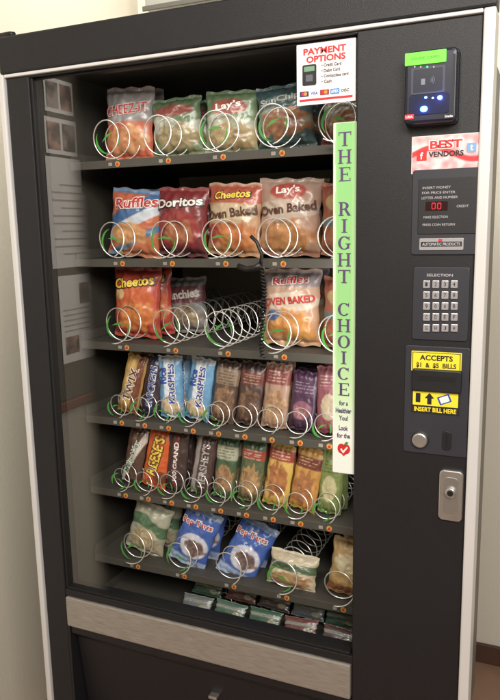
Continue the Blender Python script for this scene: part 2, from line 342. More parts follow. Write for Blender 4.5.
# ---- payment options sign
yS = .0105
x, z, w, h = FR(325.8, 72.5, 59, 62, yS)
mb = MB(); mb.plate(x, z, w, h, .001, yS, yS+.001, mat('sign_white', (222, 216, 217), .4), 0); sg = part(mb, 'payment_sign')
yT = yS-.0006; mb = MB()
text_on(mb, 'PAYMENT', x-w*.02, z+h*.37, w*.72, h*.105, yT, RED, .03); text_on(mb, 'OPTIONS', x-w*.0, z+h*.24, w*.66, h*.105, yT, RED, .03)
for k, s_ in enumerate(('\u2022 Credit Card', '\u2022 Debit Card', '\u2022 Contactless card', '\u2022 Cash')):
    wd = (.33, .31, .45, .17)[k]; text_on(mb, s_, x+w*(-.07+wd/2), z+h*(.125-.088*k), w*wd, h*.052, yT, INK, .012)
part(mb, 'lettering', sg)
mb = MB(); px_, pz_ = x-w*.28, z-h*.01
mb.plate(px_, pz_, w*.24, h*.34, .003, yT, yT+.0004, INK, 0); mb.plate(px_, pz_+h*.1, w*.18, h*.08, .001, yT-.0003, yT, mat('pic_grey', (110, 150, 120), .5), 0); mb.plate(px_, pz_-h*.05, w*.12, h*.11, .001, yT-.0003, yT, mat('pic_dark', (90, 92, 100), .5), 0); part(mb, 'reader_picture', sg)
cw = w*.17
for k, (cc, s_) in enumerate(((mat('card_navy', (30, 40, 90), .5), ''), (WHITE, 'VISA'), (mat('card_red', (150, 40, 50), .5), ''), (mat('card_sky', (70, 140, 200), .5), 'AMEX'), (WHITE, 'DISC'))):
    qx = x+w*(-.37+.175*k); qz = z-h*.315; mb = MB()
    mb.plate(qx, qz, cw*.9, h*.085, .0006, yT, yT+.0004, cc, 0)
    if s_: text_on(mb, s_, qx, qz, cw*.74, h*.05, yT-.0003, BLUEP if s_ == 'VISA' else (INK if s_ == 'DISC' else WHITE), .03)
    else: mb.plate(qx-cw*.13, qz, h*.06, h*.06, 1, yT-.0002, yT, RED, 0); mb.plate(qx+cw*.13, qz, h*.06, h*.06, 1, yT-.0004, yT, ORG, 0)
    part(mb, 'card_logo', sg)
mb = MB(); mb.plate(x, z-h*.42, w*.9, h*.035, .0004, yT, yT+.0004, RED, 0); part(mb, 'red_line', sg)
# ---- green vertical strip sign
def f_strip(u, v):
    g = (150, 205, 134); g2 = (196, 226, 176); wv = (230, 234, 226)
    c = lerp(g, g2, (abs(u-.5)-.3)/.15)
    c = lerp(c, (128, 190, 116), max(0, (v-.45)*.9))
    if v < .42: c = lerp(c, g2, (.42-v)/.18)
    if v < .24: c = lerp(c, wv, (.24-v)/.12)
    e = .035*math.sin(v*46)
    if u < .09+e: c = lerp(wv, c, .35)
    return c
xs, zs, ws, hs = FR(343.5, 297.5, 22.5, 351, yS)
z_t = F(345, 122, yS)[1]; z_b = F(341, 473, yS)[1]; zs = (z_t+z_b)/2; hs = z_t-z_b; xs = F(344.2, 297, yS)[0]
mb = MB(); mb.plate(xs, zs, ws, hs, .002, yS, yS+.001, WHITE, 0); gs = part(mb, 'vertical_sign')
colgrid('printed_face', xs, zs, ws*.98, hs*.997, yS-.0003, f_strip, 24, 160, gs, PRINT)
mb = MB(); KC = [0]
def gq(pts):     # one letter stroke quad
    KC[0] += 1; yy = yS-.0008-.00001*(KC[0] % 30); mb.poly([(p[0], yy, p[1]) for p in pts], PURP)
def letter(ch, cx, cz, W, H):
    def B(x0, z0, x1, z1): gq([(cx+x0*W, cz+z0*H), (cx+x1*W, cz+z0*H), (cx+x1*W, cz+z1*H), (cx+x0*W, cz+z1*H)])
    def stem(x, half=.09, ser=.2):
        B(x-half, -.5, x+half, .5); B(x-ser, -.5, x+ser, -.43); B(x-ser, .43, x+ser, .5)
    def arc(ox, oz, ro, zo, ri, zi, a0, a1):
        n_ = 22
        for k in range(n_):
            a = R(a0+(a1-a0)*k/n_); b = R(a0+(a1-a0)*(k+1)/n_)
            gq([(cx+(ox+ro*math.cos(a))*W, cz+(oz+zo*math.sin(a))*H), (cx+(ox+ro*math.cos(b))*W, cz+(oz+zo*math.sin(b))*H), (cx+(ox+ri*math.cos(b))*W, cz+(oz+zi*math.sin(b))*H), (cx+(ox+ri*math.cos(a))*W, cz+(oz+zi*math.sin(a))*H)])
    if ch == 'T': stem(0); B(-.45, .42, .45, .5); B(-.45, .25, -.39, .5); B(.39, .25, .45, .5)
    elif ch == 'H': stem(-.3, .085, .18); stem(.3, .085, .18); B(-.3, -.04, .3, .04)
    elif ch == 'E': stem(-.2, .09, .2); B(-.2, .43, .4, .5); B(-.2, -.5, .42, -.43); B(-.2, -.035, .22, .035); B(.34, .28, .4, .5); B(.36, -.5, .42, -.27); B(.18, -.12, .23, .12)
    elif ch == 'I': stem(0)
    elif ch == 'R':
        stem(-.24, .09, .18); arc(-.1, .22, .4, .28, .2, .21, -90, 90); B(-.24, .43, -.1, .5); B(-.24, -.06, -.1, .01)
        gq([(cx-.02*W, cz-.02*H), (cx+.16*W, cz-.02*H), (cx+.46*W, cz-.5*H), (cx+.24*W, cz-.5*H)])
    elif ch == 'O': arc(0, 0, .46, .5, .26, .43, 0, 360)
    elif ch in 'CG':
        arc(0, 0, .46, .5, .26, .43, 42, 318); B(.3, .2, .37, .48)
        if ch == 'G': B(.2, -.42, .36, -.05); B(.1, -.1, .46, -.04)
txt = 'THE RIGHT CHOICE'; zt = F(344, 130, yS)[1]; zb = F(342, 397, yS)[1]; stp = (zt-zb)/len(txt)
for k, ch in enumerate(txt):
    if ch != ' ': letter(ch, xs, zt-stp*(k+.5), ws*.60, stp*.80)
    if ch == ' ' or k == len(txt)-1: part(mb, 'lettering', gs); mb = MB()
mb = MB()
for (s_, py, wd) in (('for a', 403, .4), ('Healthier', 410.5, .72), ('You!', 418, .42), ('Look', 428, .42), ('for the', 435.5, .6)):
    x, z, W, H = FR(342.5, py, 20, 6.0, yS); text_on(mb, s_, xs, z, ws*wd, H*.82, yS-.0009, PURP, .03)
    if s_ in ('You!', 'for the'): part(mb, 'small_lettering', gs); mb = MB()
mb = MB(); ax, az = xs+.001, F(342, 449, yS)[1]
def blob(cx, cz, rx, rz, y, m): mb.poly([(cx+rx*math.cos(R(a)), y, cz+rz*math.sin(R(a))) for a in range(0, 360, 15)], m)
blob(ax-.0045, az+.001, .0075, .0095, yS-.0010, RED); blob(ax+.0045, az+.001, .0075, .0095, yS-.0012, RED); mb.poly([(ax-.009, yS-.0014, az-.004), (ax+.009, yS-.0014, az-.004), (ax, yS-.0014, az-.013)], RED)
mb.poly([(ax, yS-.0016, az+.009), (ax+.004, yS-.0016, az+.015), (ax+.009, yS-.0016, az+.014), (ax+.005, yS-.0016, az+.009)], GREEN)
mb.poly([(ax-.007, yS-.0018, az), (ax-.004, yS-.0018, az+.002), (ax-.0015, yS-.0018, az-.003), (ax+.006, yS-.0018, az+.006), (ax+.008, yS-.0018, az+.004), (ax-.001, yS-.0018, az-.008)], WHITE)
part(mb, 'apple_emblem', gs)

# ------------------------------------------------------------------ trays, coils, tags
ZS = [1.632, 1.423, 1.238, 1.063, .889, .716, .598]
def coil_mesh(rad, y0, y1, pitch, wire=.0013):
    n_ = int((y1-y0)/pitch*28); pts = []
    for k in range(n_+1):
        a = 2*math.pi*k/28-math.pi/2; pts.append((rad*math.cos(a), y0+(y1-y0)*k/n_, rad*math.sin(a)))
    b = MB(); b.tube(pts, wire, CHROME, 7); bmesh.ops.recalc_face_normals(b.bm, faces=b.bm.faces[:])
    me = bpy.data.meshes.new('coil'); b.bm.to_mesh(me); b.bm.free(); me.materials.append(CHROME); return me
COIL_L = coil_mesh(.038, .062, .56, .042, .0014); COIL_S = coil_mesh(.0255, .082, .56, .030, .0011); COIL_M = coil_mesh(.034, .076, .56, .034, .0014); COIL_F = coil_mesh(.018, .16, .4, .03, .001)
def clip_mesh(r):
    b = MB(); n_ = 14; P = []
    for k in range(n_+1):
        t = k/n_; a = R(250-130*t); wd = .0022*math.sin(math.pi*min(1, t*1.02))+.0003
        q = Vector((r*.6*math.cos(a)-r*.05, 0, r*.7*math.sin(a)-r*.0)); P.append((q, wd))
    for k in range(n_):
        (a, wa), (c, wc) = P[k], P[k+1]; na = Vector((a.x, 0, a.z)).normalized(); nc = Vector((c.x, 0, c.z)).normalized()
        b.poly([a-na*wa, a+na*wa, c+nc*wc, c-nc*wc], GREEN)
    b.poly([(-r*.34, -.0004, r*.05), (r*.1, -.0004, r*.26), (r*.62, -.0004, r*.16), (r*.1, -.0004, r*.12)], GREEN)
    for k in range(8):      # a second, smaller sliver on the right
        a0 = R(-50+8*k); a1 = R(-42+8*k); w0 = .0013*math.sin(math.pi*k/8)+.0002; w1 = .0013*math.sin(math.pi*(k+1)/8)+.0002
        p0 = Vector((math.cos(a0), 0, math.sin(a0))); p1 = Vector((math.cos(a1), 0, math.sin(a1)))
        b.poly([p0*(r*.8-w0), p0*(r*.8+w0), p1*(r*.8+w1), p1*(r*.8-w1)], GREEN)
    me = bpy.data.meshes.new('coil_clip'); b.bm.to_mesh(me); b.bm.free(); me.materials.append(GREEN); return me
CLIP_L, CLIP_S = clip_mesh(.038), clip_mesh(.0255)
def tag_mesh():
    b = MB(); b.plate(-.012, 0, .009, .007, .001, 0, .0008, mat('tag_white', (140, 136, 126), .5), 0); b.plate(.006, 0, .0115, .0115, 1, 0, .0008, mat('tag_amber', (196, 142, 60), .5), 0)
    b.plate(.006, -.001, .0065, .006, 1, -.0003, .0002, mat('tag_red', (170, 44, 40), .5), 0); b.plate(.0075, .0038, .0035, .0018, .001, -.0004, .0002, GREEN, 0, rot=.5)
    me = bpy.data.meshes.new('price_tag'); bmesh.ops.recalc_face_normals(b.bm, faces=b.bm.faces[:]); b.bm.to_mesh(me); b.bm.free()
    for m_ in b.mats: me.materials.append(m_)
    return me
TAGM = tag_mesh()
XB = [-.858+.124*k for k in range(5)]; XS = [-.882+.0612*k for k in range(9)]
trays = []
for i, z in enumerate(ZS):
    mb = MB(); a, b_ = ca+.04, G1+.008
    mb.box(a, b_, .095, .58, z-.004, z-.002, TRAY); mb.box(a, b_, .092, .0945, z-.018, z-.001, TRAY, .0008); mb.box(a, a+.002, .095, .58, z-.001, z+.02, TRAY); mb.box(b_-.002, b_, .095, .58, z-.001, z+.02, TRAY)
    t = part(mb, 'tray'); trays.append(t)
    cols, cm, rad, clip = (XB, COIL_L, .038, CLIP_L) if i < 3 else ((XS, COIL_S, .0255, CLIP_S) if i < 5 else ((XB, COIL_M, .034, CLIP_L) if i == 5 else ([-.66+.10*k for k in range(4)], COIL_F, .018, None)))
    for j, x in enumerate(cols):
        c = link('coil', cm, t); c.location = (x-OFF[0]-(.006 if i < 3 else 0), 0, z+rad+.002); c.rotation_euler = (0, random.uniform(-.6, .6), 0)
        c.location.y = random.uniform(-.004, .004)
        if clip and random.random() < (.85 if i != 5 else .6):
            k = link('coil_clip', clip, t); k.location = (x-OFF[0]-.006, .088 if i >= 3 else .080, z+rad); k.rotation_euler = (0, R(random.uniform(-40, 40)), 0)
        k = link('price_tag', TAGM, t); k.location = (x-OFF[0]+.004, .0912, z-.0100)

# ------------------------------------------------------------------ snack packs
FOIL = vcmat('foil_wrapper', .36, .5, 40, .2); MATTE = vcmat('plastic_wrapper', .40, .5, 45, .2)
def sst(x): x = max(0, min(1, x)); return x*x*(3-2*x)
def paint(spec, u, v, sd):
    c = (200, 200, 200)
    for o in spec:
        k = o[0]
        if k == 'g': c = lerp(o[1], o[2], v)
        elif k == 'b': c = lerp(c, o[3], sst(min(v-o[1], o[2]-v)/.02+.5))
        elif k == 'd': q = v+o[1]*(u-.5); c = lerp(c, o[4], sst(min(q-o[2], o[3]-q)/.02+.5))
        elif k == 'w': q = v-o[1]*math.sin(u*o[5]); c = lerp(c, o[4], sst(min(q-o[2], o[3]-q)/.02+.5))
        elif k == 'e': d = math.hypot((u-o[1])/o[3], (v-o[2])/o[4]); c = lerp(o[5], c, sst((d-1)/.08+.5))
        elif k == 'n':
            d = math.hypot((u-o[1])/o[3], (v-o[2])/o[4])+noise.noise(Vector((u*9, v*9, sd)))*.45
            q = noise.cell(Vector((u*7+noise.noise(Vector((u*6, v*6, sd)))*1.2, v*8, sd))); q2 = noise.noise(Vector((u*22, v*22, sd+5)))
            cc = lerp(o[5], o[6], .5+q*.4+q2*.5); c = lerp(cc, c, sst((d-1)/.12+.5))
        elif k == 's': c = lerp(c, o[3], sst(min(u-o[1], o[2]-u)/.03+.5))
        elif k == 'l':      # rows of fine print
            q = math.sin(v*o[2]*6.283); s_ = noise.noise(Vector((u*16, round(v*o[2])*3.7, sd)))
            if o[3] < v < o[4] and .14 < u < .86: c = lerp(c, o[1], sst((q-.2)/.5)*sst((s_+.25)/.2)*.8)
    return c
def mute(c): m_ = sum(c)/3; return tuple((m_+(a-m_)*.86)*.93+4 for a in c)  # desaturates pack colours in place of glass haze over them
PROD = {}
def make_pack(key, w, h, t, spec, texts, bar=False, sd=1.0, wr=.0025):
    nu, nv = (24, 64) if bar else (44, 56)
    cr = .045 if bar else .06
    def thick(u, v):
        vb = v/(1-2*cr*.9)
        ed = (1-min(1, abs(u))**2.4)**.6 if abs(u) < 1 else 0
        if abs(vb) >= 1: return .0008+.0006*math.sin(u*(30 if bar else 60))
        return .0008+t*ed*(1-abs(vb)**(6 if bar else 3.2))**.6
    def surf(u, v, side=1):
        vb = min(1, abs(v)/(1-2*cr*.9)); pin = 1-(.015 if bar else .075)*(1-vb**2)
        wk = noise.noise(Vector((u*2.2+sd, v*2.6, side*3+sd)))*2*wr+(.5-abs(noise.noise(Vector((u*4+sd, v*5, side*7+sd)))))*wr*1.7
        wk += wr*1.3*math.sin(u*17+sd*3+2*noise.noise(Vector((u*3, v*2, sd))))*math.exp(-(1-vb)*7)*(1 if vb < 1 else .4)
        y = -side*(thick(u, v)*(1 if side > 0 else .8))-wk*(1-abs(u)**4)*min(1, (1.02-abs(v))*12)
        x = u*w/2*pin+.010*w*math.sin(v*11+sd*5)*u; z = h/2+v*h/2+.012*h*math.sin(u*9+sd)*(1 if abs(v) > .9 else 0)
        return Vector((x, y, z))
    bm = bmesh.new(); lay = bm.verts.layers.float_color.new('Col')
    for side in (1, -1):
        g = []
        for j in range(nv+1):
            row = []
            for i in range(nu+1):
                u, v = i/nu*2-1, j/nv*2-1; q = bm.verts.new(surf(u, v, side)); c = mute(paint(spec, (u+1)/2, (v+1)/2, sd))
                if abs(v) > 1-2*cr*.8 and not bar and w > .09: c = lerp(c, (235, 230, 222), .12)
                q[lay] = tuple(s2l(c))+(1,); row.append(q)
            g.append(row)
        for j in range(nv):
            for i in range(nu):
                f = bm.faces.new((g[j][i], g[j][i+1], g[j+1][i+1], g[j+1][i]) if side > 0 else (g[j][i], g[j+1][i], g[j+1][i+1], g[j][i+1])); f.smooth = True
    me = bpy.data.meshes.new(key); bm.to_mesh(me); bm.free(); me.materials.append(MATTE if bar else FOIL)
    tm = None
    if texts:
        bm = bmesh.new(); mats = []
        for k, (s_, cu, cv, tw, th, m_, off, rot) in enumerate(texts):
            if m_ not in mats: mats.append(m_)
            vs, fs, (x0, x1, y0, y1) = text_geo(s_, off); W, H = tw*w, th*h
            if abs(rot) > 45: W, H = tw*h, th*w
            kx, kz = W/(x1-x0), H/(y1-y0); ca_, sa_ = math.cos(R(rot)), math.sin(R(rot)); V = []
            for (a, c) in vs:
                a = (a-(x0+x1)/2)*kx; c = (c-(y0+y1)/2)*kz
                X = (cu-.5)*w+a*ca_-c*sa_; Z = cv*h+a*sa_+c*ca_; V.append(bm.verts.new((X, k, Z)))
            for f in fs:
                try: q = bm.faces.new([V[i] for i in f]); q.material_index = mats.index(m_)
                except ValueError: pass
        for it in range(2):
            ee = [e for e in bm.edges if e.calc_length() > .006]
            if ee: bmesh.ops.subdivide_edges(bm, edges=ee, cuts=1); bmesh.ops.triangulate(bm, faces=bm.faces[:])
        for v in bm.verts:
            lv = round(v.co.y); u = v.co.x/(w/2); vv = v.co.z/h*2-1
            p = surf(max(-.97, min(.97, u)), max(-.99, min(.99, vv))); v.co = Vector((v.co.x, p.y-.0011-.00022*lv, v.co.z))
        tm = bpy.data.meshes.new('lettering'); bm.to_mesh(tm); bm.free()
        for m_ in mats: tm.materials.append(m_)
    PROD[key] = (me, tm)
def place(key, name, cat, x, y, z, label, group=None, roll=0, lean=0, yaw=0):
    me, tm = PROD[key]; o = link(name, me); o.location = (x, y, z); o.rotation_euler = (R(lean), R(roll), R(yaw)); tag(o, label, cat, group)
    if tm: link('lettering', tm, o)
    return o
tw = mat('pack_white', (214, 210, 204), .4); ty = mat('pack_yellow', (220, 190, 76), .4); tr = mat('pack_red', (170, 46, 46), .4); tk = mat('pack_black', (38, 30, 32), .4)
tb = mat('pack_blue', (44, 70, 140), .4); tbr = mat('pack_brown', (82, 52, 38), .4); tg = mat('pack_green', (50, 106, 64), .4)
def N(cu, cv, ru, rv, a, b): return ('n', cu, cv, ru, rv, a, b)
make_pack('cracker', .122, .154, .020, [('g', (196, 88, 54), (160, 84, 70)), ('b', .52, .90, (134, 127, 124)), N(.5, .27, .5, .2, (200, 142, 92), (180, 102, 60)), ('b', .90, 1, (108, 98, 92))],  # top-row packs: base colours lowered to imitate the dimmer light up there
          [('CHEEZ-IT', .5, .69, .86, .15, mat('pack_pale', (180, 174, 168), .4), .07, 6), ('CHEEZ-IT', .5, .69, .82, .13, tr, .02, 6)], sd=1.3)
make_pack('green_red', .120, .122, .024, [('g', (110, 122, 84), (74, 98, 64)), ('w', .08, .3, .62, (160, 160, 142), 6), N(.55, .3, .4, .22, (160, 146, 104), (132, 110, 70)), ('e', .5, .76, .42, .1, (128, 62, 52))],
          [], sd=2.1)
make_pack('green_cream', .120, .124, .024, [('g', (128, 138, 102), (84, 110, 74)), ('e', .5, .72, .36, .13, (144, 70, 56)), ('w', .06, .35, .56, (160, 160, 138), 5), N(.55, .24, .44, .2, (172, 152, 108), (146, 118, 76))],
          [("Lay's", .5, .73, .46, .15, tw, .03, 8)], sd=3.7)
make_pack('teal_orange', .120, .124, .024, [('g', (58, 78, 76), (46, 70, 73)), ('w', .07, .36, .56, (116, 118, 100), 5), N(.5, .4, .46, .24, (152, 100, 62), (120, 74, 48))],
          [('SunChips', .5, .75, .76, .12, mat('pack_dim', (144, 144, 134), .4), .03, 6)], sd=4.9)
make_pack('red_white', .112, .120, .024, [('g', (120, 60, 54), (108, 54, 52)), ('b', .4, .62, (142, 136, 126)), N(.5, .3, .4, .2, (150, 110, 76), (130, 80, 52))], [], sd=5.9)
make_pack('ridged', .134, .148, .026, [('g', (194, 108, 66), (194, 94, 64)), ('d', -.5, .42, .60, (190, 198, 208)), ('d', -.5, .60, .80, (60, 98, 148)), ('d', -.5, .16, .26, (78, 120, 164)), N(.4, .33, .36, .16, (214, 164, 104), (196, 124, 70)), ('b', .93, 1, (78, 120, 164))],
          [('Ruffles', .54, .80, .8, .18, tw, .06, 8), ('Ruffles', .54, .80, .76, .155, tr, .02, 8)], sd=6.3)
make_pack('tri_red', .128, .146, .026, [('g', (118, 34, 36), (124, 40, 42)), ('e', .5, .4, .44, .26, (150, 50, 46)), N(.5, .34, .32, .18, (182, 114, 68), (146, 72, 48)), ('b', .0, .12, (78, 30, 32))],
          [('Doritos', .5, .78, .92, .16, tk, .07, 5), ('Doritos', .5, .78, .86, .13, tw, .03, 5)], sd=7.7)
make_pack('baked_puff', .128, .150, .026, [('g', (190, 132, 84), (186, 154, 124)), ('b', .72, .97, (174, 80, 58)), ('e', .46, .58, .5, .14, (196, 172, 138)), N(.56, .27, .42, .2, (202, 126, 64), (180, 92, 48)), ('e', .16, .3, .14, .14, (170, 60, 50))],
          [('Cheetos', .5, .84, .66, .13, tk, .07, 5), ('Cheetos', .5, .84, .62, .11, ty, .03, 5), ('Oven Baked', .5, .59, .9, .13, tbr, .03, 8)], sd=8.2)
make_pack('baked_crisp', .134, .154, .026, [('g', (180, 134, 104), (166, 134, 118)), ('e', .5, .83, .3, .1, (170, 66, 54)), ('e', .5, .60, .54, .12, (188, 166, 148)), N(.5, .25, .46, .2, (198, 138, 80), (166, 106, 60)), ('b', 0, .06, (146, 88, 62))],
          [("Lay's", .5, .84, .36, .12, tw, .03, 6), ('Oven Baked', .5, .61, .88, .12, tbr, .03, 7)], sd=9.4)
make_pack('edge_orange', .112, .142, .024, [('g', (158, 90, 58), (146, 72, 52)), ('b', .4, .5, (72, 112, 118)), ('e', .5, .72, .4, .14, (176, 146, 92))], [], sd=10.4)
make_pack('puff_red', .124, .160, .027, [('g', (180, 56, 40), (178, 58, 44)), ('e', .5, .5, .46, .3, (202, 90, 48)), N(.55, .32, .42, .22, (218, 138, 60), (194, 90, 42)), ('e', .2, .62, .13, .08, (220, 180, 120)), ('b', .94, 1, (146, 40, 34))],
          [('Cheetos', .5, .80, .86, .17, tk, .08, 8), ('Cheetos', .5, .80, .80, .14, ty, .03, 8)], sd=11.2)
make_pack('pale_mix', .120, .130, .024, [('g', (130, 122, 118), (128, 134, 136)), ('b', .55, .85, (116, 66, 70)), N(.5, .3, .42, .2, (166, 146, 110), (120, 94, 74))], [('Munchies', .5, .70, .8, .16, tw, .04, 4)], sd=12.2)
make_pack('baked_ridge', .124, .158, .026, [('g', (196, 140, 94), (174, 144, 128)), ('b', .78, .97, (134, 120, 122)), ('e', .5, .58, .52, .12, (202, 184, 162)), N(.5, .26, .44, .19, (210, 146, 70), (190, 114, 54)), ('e', .2, .4, .12, .07, (62, 90, 146))],
          [('Ruffles', .5, .86, .64, .11, tw, .05, 5), ('Ruffles', .5, .86, .60, .095, tr, .02, 5), ('OVEN BAKED', .5, .6, .86, .10, tr, .03, 6)], sd=13.5)
def bar(key, spec, texts, w=.052, h=.138, t=.010, sd=1.0): make_pack(key, w, h, t, spec, texts, True, sd, .0018)
bar('gold_bar', [('g', (190, 146, 74), (200, 160, 82)), ('s', .62, .95, (120, 64, 40)), ('b', 0, .12, (150, 96, 50))], [('TWIX', .48, .5, .62, .42, tw, .06, 84), ('TWIX', .48, .5, .58, .36, tbr, .02, 84)], sd=1.7)
bar('brown_bar', [('g', (50, 38, 48), (58, 42, 48)), ('s', .25, .75, (46, 46, 78))], [('SNICKERS', .5, .5, .7, .36, tw, .05, 90), ('SNICKERS', .5, .5, .68, .31, tb, .02, 90)], sd=2.6)
bar('rice_bar', [('g', (90, 142, 184), (100, 156, 198)), ('s', .3, .72, (204, 212, 220)), N(.5, .2, .4, .14, (214, 192, 150), (184, 152, 110)), ('b', .92, 1, (200, 210, 222))], [('Rice', .28, .68, .26, .3, tb, .04, 90), ('KRISPIES', .62, .55, .66, .32, tw, .08, 90), ('KRISPIES', .62, .55, .64, .27, tb, .03, 90)], w=.060, h=.140, t=.013, sd=3.3)
bar('cookie_brown', [('g', (96, 72, 58), (80, 60, 50)), ('b', .62, .88, (140, 118, 96)), ('l', (64, 46, 38), 22, .64, .86), N(.5, .34, .42, .24, (156, 118, 80), (92, 62, 46))], [], w=.056, sd=4.1)
bar('cookie_dark', [('g', (76, 54, 46), (62, 44, 42)), ('b', .64, .86, (112, 54, 46)), ('l', (178, 160, 140), 24, .66, .84), N(.5, .34, .42, .24, (130, 96, 68), (74, 48, 38))], [], w=.056, sd=5.1)
bar('cookie_tan', [('g', (160, 122, 100), (166, 130, 110)), ('b', .68, .92, (132, 62, 58)), ('l', (206, 192, 174), 22, .70, .90), N(.5, .34, .42, .24, (190, 152, 108), (136, 96, 66))], [], w=.056, sd=6.1)
bar('purple_pack', [('g', (58, 34, 54), (74, 40, 72)), ('l', (160, 136, 160), 20, .62, .84), ('e', .5, .35, .36, .16, (130, 76, 96)), N(.5, .33, .22, .10, (170, 120, 110), (120, 60, 80))], [], w=.056, h=.125, sd=7.1)
bar('pink_pack', [('g', (134, 66, 72), (146, 78, 90)), ('l', (196, 176, 166), 20, .66, .86), ('e', .5, .4, .3, .2, (178, 158, 128))], [], w=.054, sd=8.1)
bar('milk_bar', [('g', (80, 56, 46), (92, 66, 50)), ('d', -.9, .35, .62, (200, 192, 178))], [('Milky Way', .48, .5, .62, .36, tw, .07, 78), ('Milky Way', .48, .5, .6, .3, tg, .02, 78)], sd=9.1)
bar('peanut_cup', [('g', (214, 84, 34), (220, 94, 38)), ('e', .8, .2, .3, .1, (120, 60, 30))], [("REESE'S", .46, .55, .68, .52, tbr, .08, 84), ("REESE'S", .46, .55, .65, .44, ty, .03, 84)], w=.062, h=.142, sd=10.1)
bar('dark_bar', [('g', (60, 44, 42), (70, 50, 46)), ('s', .4, .6, (124, 48, 46))], [('100 GRAND', .5, .5, .66, .22, tw, .03, 90)], sd=11.1)
bar('cocoa_bar', [('g', (74, 54, 48), (84, 60, 54)), ('s', .1, .3, (150, 142, 136))], [("HERSHEY'S", .58, .5, .74, .36, mat('pack_silver', (180, 176, 174), .3, metal=.4), .03, 90)], sd=12.1)
bar('granola_green', [('g', (80, 94, 58), (56, 90, 62)), ('b', .64, .86, (170, 168, 142)), ('l', (54, 84, 56), 22, .66, .84), N(.5, .34, .42, .22, (176, 136, 88), (126, 88, 58))], [], sd=13.1)
bar('granola_olive', [('g', (102, 92, 54), (70, 98, 64)), ('b', .70, .86, (160, 62, 50)), ('l', (210, 200, 170), 24, .71, .85), N(.5, .36, .42, .24, (190, 152, 96), (136, 96, 60))], [], w=.056, sd=14.1)
bar('gold_cracker', [('g', (204, 160, 68), (212, 172, 80)), ('b', .74, .92, (156, 62, 48)), ('l', (232, 214, 160), 22, .75, .91), N(.5, .42, .38, .28, (188, 122, 60), (144, 80, 46))], [], w=.058, sd=15.1)
bar('amber_cracker', [('g', (196, 132, 56), (204, 152, 70)), ('b', .68, .86, (112, 50, 42)), ('l', (226, 190, 110), 22, .69, .85), N(.5, .36, .4, .26, (148, 92, 54), (182, 116, 60))], [], w=.060, sd=16.1)
bar('lime_pack', [('g', (118, 134, 70), (134, 150, 78)), ('l', (70, 96, 50), 20, .64, .84), ('e', .5, .4, .3, .2, (196, 186, 134))], [], sd=17.1)
make_pack('pita', .104, .124, .020, [('g', (160, 154, 128), (172, 172, 148)), ('w', .08, .5, .72, (80, 112, 78), 5), N(.5, .3, .4, .22, (190, 174, 132), (156, 132, 94))], [], sd=18.3)
make_pack('pastry_blue', .094, .142, .013, [('g', (48, 78, 158), (62, 100, 184)), ('b', 0, .16, (150, 170, 208)), ('e', .56, .38, .40, .2, (196, 196, 208)), N(.6, .36, .3, .13, (140, 112, 98), (90, 68, 66)), ('b', .9, 1, (140, 166, 208))],
          [('Pop\u00b7Tarts', .46, .74, .84, .15, tw, .08, 6), ('Pop\u00b7Tarts', .46, .74, .80, .12, tr, .02, 6)], sd=19.3, wr=.0022)
make_pack('cake_cream', .112, .076, .022, [('g', (190, 172, 142), (200, 186, 156)), ('b', .50, .72, (84, 104, 72)), N(.5, .26, .44, .2, (188, 152, 100), (146, 104, 66))], [], sd=20.3)
make_pack('pastry_gold', .090, .118, .020, [('g', (180, 142, 82), (194, 162, 106)), ('e', .5, .6, .4, .16, (210, 194, 152)), ('b', .0, .2, (140, 90, 54))], [], sd=21.3)
for k, (a, b_) in enumerate((((50, 82, 62), (66, 104, 78)), ((84, 92, 98), (112, 116, 114)), ((94, 52, 50), (116, 72, 66)), ((50, 84, 64), (84, 112, 96)), ((66, 58, 58), (98, 66, 62)))):
    make_pack('gum%d' % k, .078, .036, .006, [('g', a, b_), ('b', .5, .7, (138, 138, 128)), ('l', (60, 60, 56), 14, .5, .7), ('e', .75, .3, .12, .16, (140, 136, 108))], [], sd=22+k, wr=.0005)

bags_g = 'chip bags in the upper coils'; bars_g = 'bars and cookie packs in the middle coils'
packs = [
 ('cracker', XB[0], 0, 3, 'orange bag of crackers with pale top, far left of the top row'),
 ('green_red', XB[1], 0, -2, 'green bag with red blot, second bag of the top row'),
 ('green_cream', XB[2], 0, 2, 'light green chip bag with red oval, middle of the top row'),
 ('teal_orange', XB[3], 0, -3, 'teal and orange chip bag just under the payment sign'),
 ('red_white', XB[4], 0, 0, 'red bag in top row half hidden behind the green sign'),
 ('ridged', XB[0], 1, 7, 'blue and orange ridged chip bag, leftmost of the second row'),
 ('tri_red', XB[1], 1, 3, 'dark red tortilla chip bag, second bag of the second row'),
 ('baked_puff', XB[2], 1, 3, 'tan and orange baked puff bag, middle of the second row'),
 ('baked_crisp', XB[3], 1, 2, 'large tan baked crisp bag with red oval, second row'),
 ('edge_orange', XB[4], 1, 0, 'orange bag in second row peeking out beside the green sign'),
 ('puff_red', XB[0], 2, 2, 'bright red orange cheese puff bag, leftmost of the third row'),
 ('baked_ridge', XB[3]+.004, 2, 1, 'tan baked ridged chip bag with blue top, third row'),
 ('edge_orange', XB[4], 2, 2, 'orange bag in third row almost hidden by the green sign'),
]
for (k, x, r_, roll, lab) in packs:
    z = ZS[r_]+.003
    place(k, 'chip_bag', 'chip bag', x-.004, .160+random.uniform(-.002, .002), z, lab, bags_g, roll, -2, random.uniform(-4, 4))
    if lab.startswith('orange bag in third') is False:
        place(k, 'chip_bag', 'chip bag', x, .214, z, lab+', rear one', bags_g, -roll*.5, -1)
xq, zq = F(186, 300, .26)
place('pale_mix', 'chip_bag', 'chip bag', xq, .26, ZS[2]+.003, 'grey and maroon bag set far back in a nearly empty third row coil', bags_g, -3, -2)
